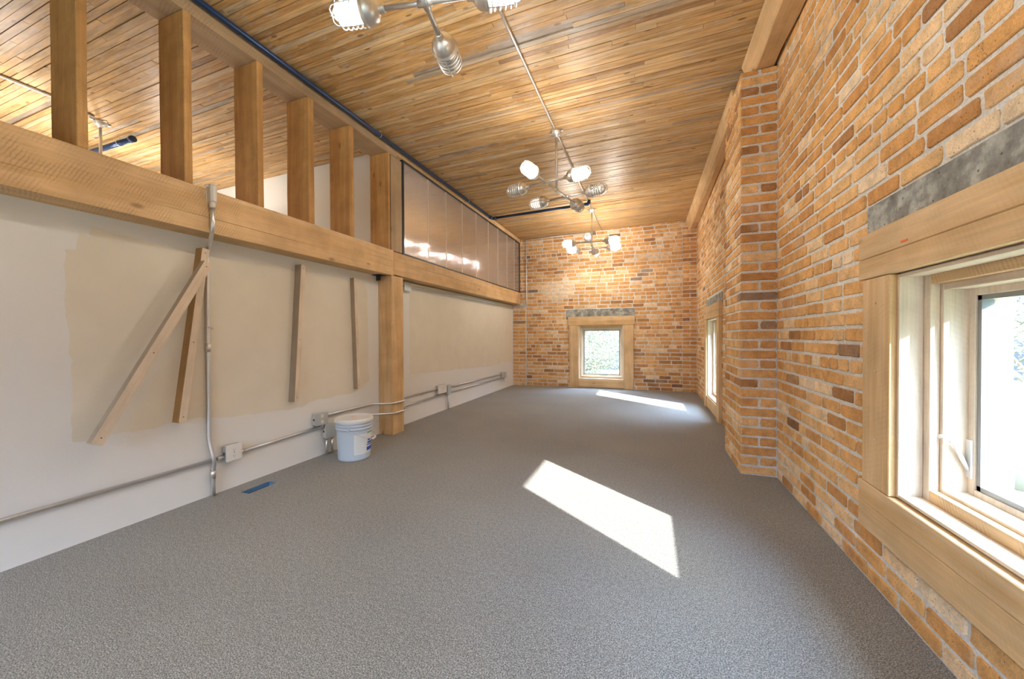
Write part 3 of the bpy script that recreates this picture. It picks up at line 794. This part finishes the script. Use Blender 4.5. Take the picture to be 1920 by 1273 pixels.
# ------------------------------------------------------------------ lights
def lamp_meshes():
    h = MB(); h.lathe([(0, 0), (.017, 0), (.019, .004), (.019, .024), (.022, .028), (.034, .034), (.046, .043), (.054, .055), (.0585, .070), (.060, .080), (.060, .088), (.066, .090), (.066, .100), (.054, .101), (.050, .104), (0, .104)], 24)
    gl = MB(); prof = [(.043, .100), (.047, .12), (.047, .180), (.045, .202), (.038, .220), (.027, .233), (.013, .240), (0.0001, .242)]; gl.lathe(prof, 16)
    c = MB()
    for z, r in ((.116, .060), (.140, .0605), (.164, .0605), (.188, .0605), (.212, .058)):
        c.tube([(r * math.cos(a), r * math.sin(a), z) for a in [2 * PI * k / 20 for k in range(20)]], .0030, 5, closed=True)
    for a in (0, PI / 2):
        p = [(-.0605, .100), (-.0610, .15), (-.0605, .200), (-.053, .230), (-.035, .250), (0, .260)]; p += [(-x, z) for x, z in p[-2::-1]]
        c.tube([(x * math.cos(a), x * math.sin(a), z) for x, z in p], .0032, 6)
    c.tube([(0, 0, .257), (0, 0, .272)], .004, 6)
    return h.mesh('lamp_cap', [M['cast']]), gl.mesh('globe', [M['lampglass']]), gl.mesh('globe_lit', [M['lit']]), gl.mesh('globe_dim', [M['lit_dim']]), c.mesh('wire_cage', [M['conduit']])
LM = lamp_meshes()
BULB = bpy.data.lights.new('bulb', 'POINT'); BULB.energy = BULB_W; BULB.color = (1, .92, .82); BULB.shadow_soft_size = .012
ZL = 2.53
def chandelier(x, y, rot, states, label, drop=None, group='galvanised six-lamp pipe chandeliers'):
    """states: near, far, near-left, near-right, far-left, far-right; 2 lit, 1 dim, 0 off"""
    zt = zc(x) - .002
    t = thing('chandelier', (x, y, zt), label, 'chandelier', rot, group)
    dz = ZL - zt
    c = MB(); c.lathe([(0, 0), (.052, 0), (.052, -.012), (.046, -.016), (.046, -.030), (.024, -.036), (.018, -.055), (0, -.055)], 12); c.box(-.075, .075, -.010, .010, -.010, -.001); c.box(-.010, .010, -.075, .075, -.010, -.001)
    obj('canopy', c, M['cast'], t)
    obj('stem', MB().tube([(0, 0, -.05), (0, 0, dz + .012)], .0115, 12), M['conduit'], t)
    s = MB(); s.tube([(0, -.40, dz), (0, .40, dz)], .0125, 12); s.lathe([(.0, -.018), (.02, -.018), (.02, .02), (0, .02)], 12, at=(0, 0, dz))
    obj('spine_pipe', s, M['conduit'], t)
    for yy in (-.225, .225):
        a = MB(); a.tube([(-.20, yy, dz), (.20, yy, dz)], .0115, 12); a.tube([(-.035, yy, dz), (.035, yy, dz)], .017, 12); a.tube([(0, yy - .03, dz), (0, yy + .03, dz)], .0175, 12)
        obj('cross_arm', a, M['conduit'], t)
    for (px, py, d), stt in zip(((0, -.395, 'n'), (0, .395, 'f'), (-.19, -.225, 'l'), (.19, -.225, 'r'), (-.19, .225, 'l'), (.19, .225, 'r')), states):
        m = {'n': Matrix.Rotation(PI / 2, 4, 'X'), 'f': Matrix.Rotation(-PI / 2, 4, 'X'), 'l': Matrix.Rotation(-PI / 2, 4, 'Y'), 'r': Matrix.Rotation(PI / 2, 4, 'Y')}[d]
        q = link('lamp', LM[0], t); q.matrix_local = Matrix.Translation((px, py, dz)) @ m
        q['label'] = {2: 'glowing caged lamp', 1: 'softly glowing caged lamp', 0: 'unlit caged lamp'}[stt]
        if stt == 2:
            ld = BULB; lo = bpy.data.objects.new('bulb_light', ld); COL.objects.link(lo); lo.parent = q; lo.location = (0, 0, .165)
        link('globe', LM[{0: 1, 2: 2, 1: 3}[stt]], q); link('wire_cage', LM[4], q)
    return t
chandelier(-.885, 1.21, math.radians(12), (0, 0, 0, 2, 2, 2), 'nearest pipe chandelier, cut off by the top edge of the photo')
chandelier(-.885, 3.72, math.radians(-12.5), (2, 0, 0, 2, 1, 0), 'middle pipe chandelier with caged lamps, halfway down the room')
chandelier(-.885, 6.20, math.radians(2), (1, 2, 2, 2, 2, 2), 'farthest pipe chandelier, glowing in front of the brick end wall')
chandelier(-4.77, 1.93, math.radians(5), (2, 2, 2, 0, 2, 0), 'loft pendant whose canopy and stem show between the first two studs')
chandelier(-4.77, 5.3, math.radians(-4), (2, 2, 2, 2, 2, 0), 'added loft pendant lighting the bay behind the ribbed panel')  # unseen pendant, added to brighten the bay behind the panel
cc = MB(); pz = lambda x: zc(x) - .012
cc.tube([(-.885, YB + .01, pz(-.885)), (-.885, 1.13, pz(-.885))], .0095, 8); cc.tube([(-.885, 1.29, pz(-.885)), (-.885, 3.64, pz(-.885))], .0095, 8); cc.tube([(-.885, 3.80, pz(-.885)), (-.885, 6.12, pz(-.885))], .0095, 8); cc.tube([(-.885, 6.28, pz(-.885)), (-.885, 7.46, pz(-.885))], .0095, 8)
tag(obj('ceiling_conduit', cc, M['conduit']), 'straight steel conduit along the ceiling joining the chandeliers', 'conduit')
tag(obj('ceiling_conduit', MB().tube([(-4.62, YB + .01, pz(-4.62)), (-4.62, 1.60, pz(-4.62)), (-4.70, 1.86, pz(-4.7))], .0115, 8), M['conduit']), 'steel conduit on the loft ceiling left of the first stud', 'conduit')
lp = thing('pipe_stub', (-4.75, 2.15, 2.995), 'dark pipe stub hung from the loft ceiling between the first two studs', 'pipe')
obj('pipe', MB().tube([(-1.2, .0, 0), (.0, 0, 0)], .024, 12).tube([(-.03, 0, 0), (.012, 0, 0)], .031, 12), M['blackpipe'], lp)
hg = MB(); hg.tube([(-.22, .029 * math.cos(a), .029 * math.sin(a)) for a in [2 * PI * k / 14 for k in range(14)]], .003, 6, closed=True); hg.tube([(-.22, 0, .029), (-.22, 0, .052)], .003, 6)
obj('hanger', hg, M['conduit'], lp)

# ------------------------------------------------------------------ electrical on the left wall
CXW = XL + .016; CR = .0105
def straps(mb, lst):
    for y, z in lst: mb.box(XL + .001, XL + .006, y - .012, y + .012, z - .028, z - .008); mb.tube([(CXW, y - .006, z), (CXW, y + .006, z)], CR + .002, 8)
c = MB(); c.tube([(CXW, YB + .01, .234), (CXW, 1.675, .236)], CR, 10); c.tube([(CXW, 1.64, .236), (CXW, 1.675, .236)], CR + .004, 10)
tag(obj('wall_conduit', c, M['conduit']), 'low horizontal conduit from the left edge to the first outlet box', 'conduit')
c = MB(); c.tube([(CXW, 1.783, .238), (CXW, 2.492, .258)], CR, 10); c.tube([(CXW, 1.783, .238), (CXW, 1.81, .239)], CR + .004, 10); c.tube([(CXW, 2.47, .258), (CXW, 2.496, .258)], CR + .004, 10)
tag(obj('wall_conduit', c, M['conduit']), 'low conduit between the first outlet box and the boxes behind the bucket', 'conduit')
XO = XB + .014
c = MB(); c.tube(rpath([(CXW, 2.528, .348), (CXW, 3.12, .345), (XO, 3.235, .342), (XO, 3.455, .338), (CXW, 3.60, .334), (CXW, 4.365, .326)], .05), CR, 10); straps(c, [(2.86, .3465), (3.72, .333), (4.05, .33)])
tag(obj('wall_conduit', c, M['conduit']), 'upper conduit crossing the post from the round outlet to the middle box', 'conduit')
c = MB(); c.tube(rpath([(CXW, 2.625, .232), (CXW, 3.10, .238), (XO, 3.235, .236), (XO, 3.455, .232), (CXW, 3.62, .226), (CXW, 4.618, .236)], .05), CR, 10); straps(c, [(4.1, .231)])
tag(obj('wall_conduit', c, M['conduit']), 'lower conduit crossing the post behind the bucket', 'conduit')
c = MB(); c.tube([(CXW, 4.595, .318), (CXW, 6.69, .296)], CR, 10); straps(c, [(5.0, .314), (5.7, .307), (6.3, .30)])
tag(obj('wall_conduit', c, M['conduit']), 'upper conduit along the far half of the white wall', 'conduit')
c = MB(); c.tube([(CXW, 4.722, .240), (CXW, 6.80, .228)], CR, 10); straps(c, [(5.3, .237), (6.2, .232)])
tag(obj('wall_conduit', c, M['conduit']), 'lower conduit along the far half of the white wall', 'conduit')
c = MB(); c.tube(rpath([(-1.0, D - .02, 3.095), (-2.44, D - .02, 3.068), (-2.44, D - .02, 1.668), (-2.44, D - .088, 1.662), (-2.70, D - .10, 1.66), (-2.70, 3.785, 1.645)], .05), .009, 10)
tag(obj('wall_conduit', c, M['conduit']), 'thin conduit down the far corner and along under the beam', 'conduit')
# riser
RX = XL + .016
rs = thing('riser_conduit', (RX, 1.6, 0), 'vertical conduit up the white wall behind the crossed boards to the beam', 'conduit')
xb = XB + .022 - RX
c = MB(); c.tube(rpath([(.006, .012, 0.001), (.006, .012, .10), (.006, .012, .16), (.026, .008, .225), (.026, .002, .26), (.0, -.006, .37), (0, -.006, 1.60), (xb * .4, -.03, 1.655), (xb, -.078, 1.72), (xb, -.078, 1.86)], .04), .0115, 12)
obj('tube', c, M['conduit'], rs)
for z in (.145, .98): obj('coupling', MB().tube([(.006 if z < .2 else .0, .012 if z < .2 else -.006, z - .028), (.006 if z < .2 else 0, .012 if z < .2 else -.006, z + .028)], .0145, 12), M['cast'], rs)
obj('strap', MB().tube([(0, -.006, 1.112), (0, -.006, 1.128)], .0145, 12).box(-.014, -.006, -.006, .035, 1.11, 1.13), M['cast'], rs)
c = MB(); n = 16
def cap(zlo, zhi, w, d, x0):
    vs = []
    for x in (x0, x0 + d):
        for k in range(n):
            a = 2 * PI * k / n; vs.append((x, w * math.cos(a), (zhi - w if math.sin(a) >= 0 else zlo + w) + w * math.sin(a)))
    return vs, [tuple(range(n)), tuple(range(n, 2 * n))] + [(k, (k + 1) % n, n + (k + 1) % n, n + k) for k in range(n)]
for zlo, zhi, w, d, x0 in ((1.875, 1.995, .020, .036, xb - .022), (1.882, 1.988, .0165, .004, xb + .014), (1.885, 1.985, .010, .003, xb + .018)):
    v, f = cap(zlo, zhi, w, d, x0); c.add([(p[0], p[1] - .078, p[2]) for p in v], f)
c.tube([(xb, -.078, 1.845), (xb, -.078, 1.88)], .0165, 12); c.tube([(xb - .004, -.115, 1.975), (xb - .004, -.078, 1.975)], .007, 8)
obj('conduit_body', c, M['paintedmetal'], rs, bevel=.0015, label='grey pull fitting at the top edge of the beam')
c = None
# boxes
def ebox(name, y0, y1, z0, z1, depth, label, cat, plate='outlet', style='duplex', drops=()):
    yc = (y0 + y1) / 2; t = thing(name, (XL + .002, yc, z0), label, cat); w = (y1 - y0) / 2; h = z1 - z0
    obj('box', MB().box(0, depth, -w, w, 0, h), M['boxsteel'], t, bevel=.003)
    obj('knockout', MB().tube([(depth * .5, -w - .001, h * .5), (depth * .5, -w + .002, h * .5)], .010, 12), M['slot'], t)
    pl = obj('cover_plate', MB().box(depth + .0005, depth + .005, -w - .003, w + .003, -.003, h + .003), M[plate], t, bevel=.0015)
    s = MB()
    if style == 'duplex':
        for k in (-1, 1):
            for dy in (-.006, .006): s.box(depth + .005, depth + .0054, dy - .001, dy + .001, h / 2 + k * .020 - .004, h / 2 + k * .020 + .003)
            s.tube([(depth + .005, 0, h / 2 + k * .020 - .012), (depth + .0058, 0, h / 2 + k * .020 - .012)], .0025, 8)
        s.tube([(depth + .005, 0, h / 2), (depth + .0065, 0, h / 2)], .003, 8)
        obj('socket_slot', s, M['slot'], pl)
    elif style == 'round':
        for k in (-1, 1): s.tube([(depth + .005, 0, h / 2 + k * .025), (depth + .008, 0, h / 2 + k * .025)], .017, 16)
        obj('socket_face', s, mat_cream, pl)
    for (dy, r) in drops:
        obj('drop_tube', MB().tube([(depth * .5, dy, .002), (depth * .5, dy, -z0 + .002)], r, 10).tube([(depth * .5, dy, .0), (depth * .5, dy, -.02)], r + .004, 10), M['conduit'], t)
    return t
mat_cream = mat_plain('cream_socket', (.78, .74, .60), .45)
ebox('outlet_box', 1.680, 1.778, .205, .310, .042, 'white plate outlet box on the low conduit, left of the floor vent', 'outlet')
ebox('outlet_box', 2.400, 2.522, .282, .382, .042, 'steel outlet box with round sockets, upper left of the bucket', 'outlet', 'greyplate', 'round')
ebox('junction_box', 2.500, 2.620, .150, .268, .045, 'blank steel junction box with two legs to the floor, behind the bucket', 'junction box', 'greyplate', 'none', drops=((-.030, .011), (.032, .011)))
ebox('outlet_box', 4.375, 4.592, .262, .372, .040, 'wide outlet box on the wall halfway to the far corner', 'outlet', 'outlet', 'duplex')
ebox('junction_box', 4.620, 4.716, .225, .350, .045, 'small steel box with one leg to the floor beyond the wide outlet', 'junction box', 'greyplate', 'none', drops=((0, .010),))
ebox('outlet_box', 6.70, 6.80, .235, .340, .040, 'outlet box nearest the far corner of the white wall', 'outlet', 'greyplate', 'duplex')
ebox('junction_box', 6.81, 6.93, .215, .325, .045, 'blank box touching the last outlet by the far corner', 'junction box', 'greyplate', 'none')
ebox('junction_box', 3.655, 3.778, 1.588, 1.688, .035, 'pale square box high on the wall under the beam beside the post', 'junction box', 'greyplate', 'none')

# ------------------------------------------------------------------ boards screwed to the white wall
def wall_board(y0, z0, y1, z1, x0, depth, width, side, face, label):
    v = Vector((0, y1 - y0, z1 - z0)); L = v.length; v.normalize()
    t = thing('wood_batten', (x0, y0, z0), label, 'batten', group='loose pine battens on the white wall')
    t.rotation_euler = (-math.atan2(v.y, v.z), 0, 0)
    o = timber('batten_body', L, 2, 0, depth, 0, width, M[side], t, wob=.0015, bevel=.0015)
    obj('batten_face', MB().box(depth + .0012, depth + .0028, .0012, width - .0012, .001, L - .001), M[face], t, label='pale front face')
    for zz in (.035, L * .45, L - .03):
        obj('screw_head', MB().tube([(depth + .0026, width * .5, zz), (depth + .0034, width * .5, zz)], .0035, 8), M['screw'], t)
    return t
wall_board(1.400, .532, 1.540, 1.620, XL + .001, .062, .042, 'brownwood_z', 'palewood_z', 'leaning batten behind the diagonal one, slightly tilted')
wall_board(1.006, .520, 1.526, 1.532, XL + .069, .040, .052, 'greywood_z', 'palewood_z', 'long diagonal batten, leftmost, crossing over another one')
wall_board(2.178, .528, 2.252, 1.640, XL + .001, .066, .042, 'greywood_z', 'palewood_z', 'batten left of the narrowest one, near the middle of the beige paint area')
wall_board(2.884, .536, 2.846, 1.617, XL + .001, .048, .034, 'greywood_z', 'palewood_z', 'narrowest and rightmost batten, tilting left at its top')

# ------------------------------------------------------------------ floor vent
fv = thing('floor_vent', ((VX0 + VX1) / 2, (VY0 + VY1) / 2, -.001), 'open rectangular floor vent with blue duct, cut in the carpet near the wall', 'vent')
w, l = (VX1 - VX0) / 2, (VY1 - VY0) / 2
d = MB(); d.box(-w, -w + .002, -l, l, -.030, -.004); d.box(w - .002, w, -l, l, -.11, -.004); d.box(-w, w, -l, -l + .002, -.11, -.004); d.box(-w, w, l - .002, l, -.11, -.004)
obj('duct_lining', d, M['duct'], fv, label='blue duct lining'); obj('duct_bottom', MB().box(-w, w, -l, l, -.115, -.111).box(-w, -w + .001, -l, l, -.111, -.030), M['dark'], fv)
obj('flange', MB().box(-w, -w + .004, -l, l, -.004, .002).box(w - .002, w, -l, l, -.004, .001), M['boxsteel'], fv)

# ------------------------------------------------------------------ bucket
bk = thing('bucket', (-2.405, 2.545, .0), 'pale blue five gallon plastic bucket with lid, on the carpet by the wall', 'bucket')
b = MB(); b.lathe([(0, .004), (.118, .004), (.122, .0), (.129, .004), (.131, .02), (.1415, .255), (.1425, .262), (.149, .264), (.149, .270), (.1435, .272), (.144, .288), (.150, .290), (.150, .296), (.1445, .298), (.145, .312), (.1455, .33), (.138, .33), (.130, .1), (0, .1)], 48)
obj('body', b, M['bucket'], bk)
l = MB(); l.lathe([(0, .346), (.10, .345), (.132, .345), (.136, .352), (.149, .3535), (.1535, .350), (.1555, .338), (.156, .318), (.1525, .315), (.1465, .322), (.1465, .34), (0, .340)], 48)
for k in range(16):
    a = 2 * PI * k / 16 + .1; l.box(-.0015, .0015, -.002, .002, 0, 0) if 0 else None
obj('lid', l, M['lid'], bk, label='white snap-on lid')
obj('spout_cap', MB().lathe([(0, .351), (.018, .351), (.020, .349), (.020, .345)], 20, at=(-.02, .02, 0)), M['liddust'], bk, label='small pinkish cap on the lid')
def arcpatch(a0, a1, z0, z1, mat, name, label=None, off=.0008):
    m = MB(); vs = []; n = max(2, int((a1 - a0) / 4))
    for i in range(n + 1):
        a = math.radians(a0 + (a1 - a0) * i / n)
        for z in (z0, z1):
            r = .131 + (.1415 - .131) * (z - .02) / .235
            for rr in (r - .001, r + off): vs.append((rr * math.cos(a), rr * math.sin(a), z))
    fs = []
    for i in range(n): j = i * 4; fs += [(j + 1, j + 5, j + 7, j + 3), (j, j + 2, j + 6, j + 4), (j + 2, j + 3, j + 7, j + 6), (j, j + 4, j + 5, j + 1)]
    fs += [(0, 1, 3, 2), (n * 4, n * 4 + 2, n * 4 + 3, n * 4 + 1)]
    m.add(vs, fs); return obj(name, m, mat, bk, label=label)
lb = arcpatch(-48, -2, .055, .225, M['label_white'], 'paper_label', 'white paper label with faint text lines', .0008)
arcpatch(-1.8, 34, .055, .245, M['label_white'], 'paper_label', 'label panel with blue print', .0008)
def printed(a0, a1, z0, z1, mat):
    o = arcpatch(a0, a1, z0, z1, mat, 'label_print', off=.0016); return o
for i in range(9): o = printed(-42, -10 - (i * 37 % 17), .205 - i * .016, .2065 - i * .016, M['greyplate'])
printed(-1, 33, .075, .105, M['label_blue']); printed(-1, 33, .120, .128, M['label_blue']); printed(2, 26, .135, .150, M['label_blue']); printed(4, 20, .158, .172, M['label_blue']); printed(0, 30, .222, .236, M['label_green'])
for a in (-64, 116):
    ca, sa = math.cos(math.radians(a)), math.sin(math.radians(a))
    obj('handle_lug', MB().tube([(.143 * ca, .143 * sa, .268), (.163 * ca, .163 * sa, .268)], [.013, .010], 12), M['bucket'], bk)
ca, sa = math.cos(math.radians(-64)), math.sin(math.radians(-64)); b_ = Vector((math.cos(math.radians(26)), math.sin(math.radians(26)), 0)); a_ = Vector((ca, sa, 0))
pts = [a_ * (.160 * math.cos(t)) + b_ * (.172 * math.sin(t)) + Vector((0, 0, .268 - .10 * math.sin(t))) for t in [PI * k / 24 for k in range(25)]]
hd = obj('wire_handle', MB().tube(pts, .0022, 8), M['conduit'], bk, label='thin wire bail handle')
obj('hand_grip', MB().tube(pts[10:15], .008, 10), M['lid'], hd, label='white hand grip')

# ------------------------------------------------------------------ outside
structure(obj('floor_ground', MB().box(-30, 40, -30, 45, -3.3, -3.0), mat_plain('ground_grass', (.10, .11, .06), .95, var=.4, vscale=1.5)), 'ground outside the windows', 'ground')
lv1 = mat_leaves('yellow_green_leaves', (.10, .125, .04), (.21, .21, .10)); lv2 = mat_leaves('light_leaves', (.14, .14, .085), (.28, .265, .19))
bark = mat_plain('pale_bark', (.30, .26, .22), .9, bump=.6, bscale=25)
def tree(x, y, h, r, seed, nl, leaf, label, z0=-3.0, ls=.05):
    random.seed(seed); t = thing('tree', (x, y, z0), label, 'tree'); tr = MB(); tips = []
    def branch(p, d, L, rad, lev):
        pts = [p]; q = p; dd = d.copy()
        for i in range(5):
            dd = (dd + Vector((random.gauss(0, .14), random.gauss(0, .14), random.gauss(.03, .10)))).normalized(); q = q + dd * L / 5; pts.append(q)
            if lev < 3 and i >= (2 if lev == 0 else 1):
                for _ in range(2 if lev else 2):
                    a = random.uniform(0, 2 * PI); nd = (dd * .6 + Vector((math.cos(a), math.sin(a), random.uniform(-.1, .6))) * .8).normalized()
                    branch(q, nd, L * random.uniform(.45, .62), rad * .5, lev + 1)
        if lev >= 2: tips.extend(pts[1:])
        tr.tube(pts, [rad * (1 - .13 * i) for i in range(6)], 6 if lev else 9)
    branch(Vector((0, 0, 0)), Vector((0, 0, 1)), h * .62, r, 0)
    obj('trunk', tr, bark, t)
    if nl:
        lf = MB()
        for _ in range(nl):
            c = random.choice(tips) + Vector((random.gauss(0, .3), random.gauss(0, .3), random.gauss(0, .34))); s = ls * random.uniform(.6, 1.3)
            a = Vector((random.gauss(0, 1), random.gauss(0, 1), random.gauss(0, 1))).normalized(); b2 = a.orthogonal().normalized()
            lf.add([c - a * s, c + b2 * s * .45, c + a * s, c - b2 * s * .45], [(0, 1, 2, 3)])
        obj('foliage', lf, leaf, t)
    return t
tree(-1.7, 11.9, 6.2, .11, 5, 60000, lv2, 'leafy tree seen through the far wall window', ls=.026)
tree(-2.6, 18.5, 7.5, .13, 9, 20000, lv1, 'tree further behind, seen through the far wall window')
tree(5.2, 8.0, 6.2, .10, 12, 16000, lv1, 'tree outside the near right window')
tree(9.0, 13.5, 7.5, .12, 15, 16000, lv2, 'taller tree outside the near right window')
tree(2.9, 15.5, 7.5, .12, 19, 6000, lv1, 'tree outside the window beyond the pilaster')
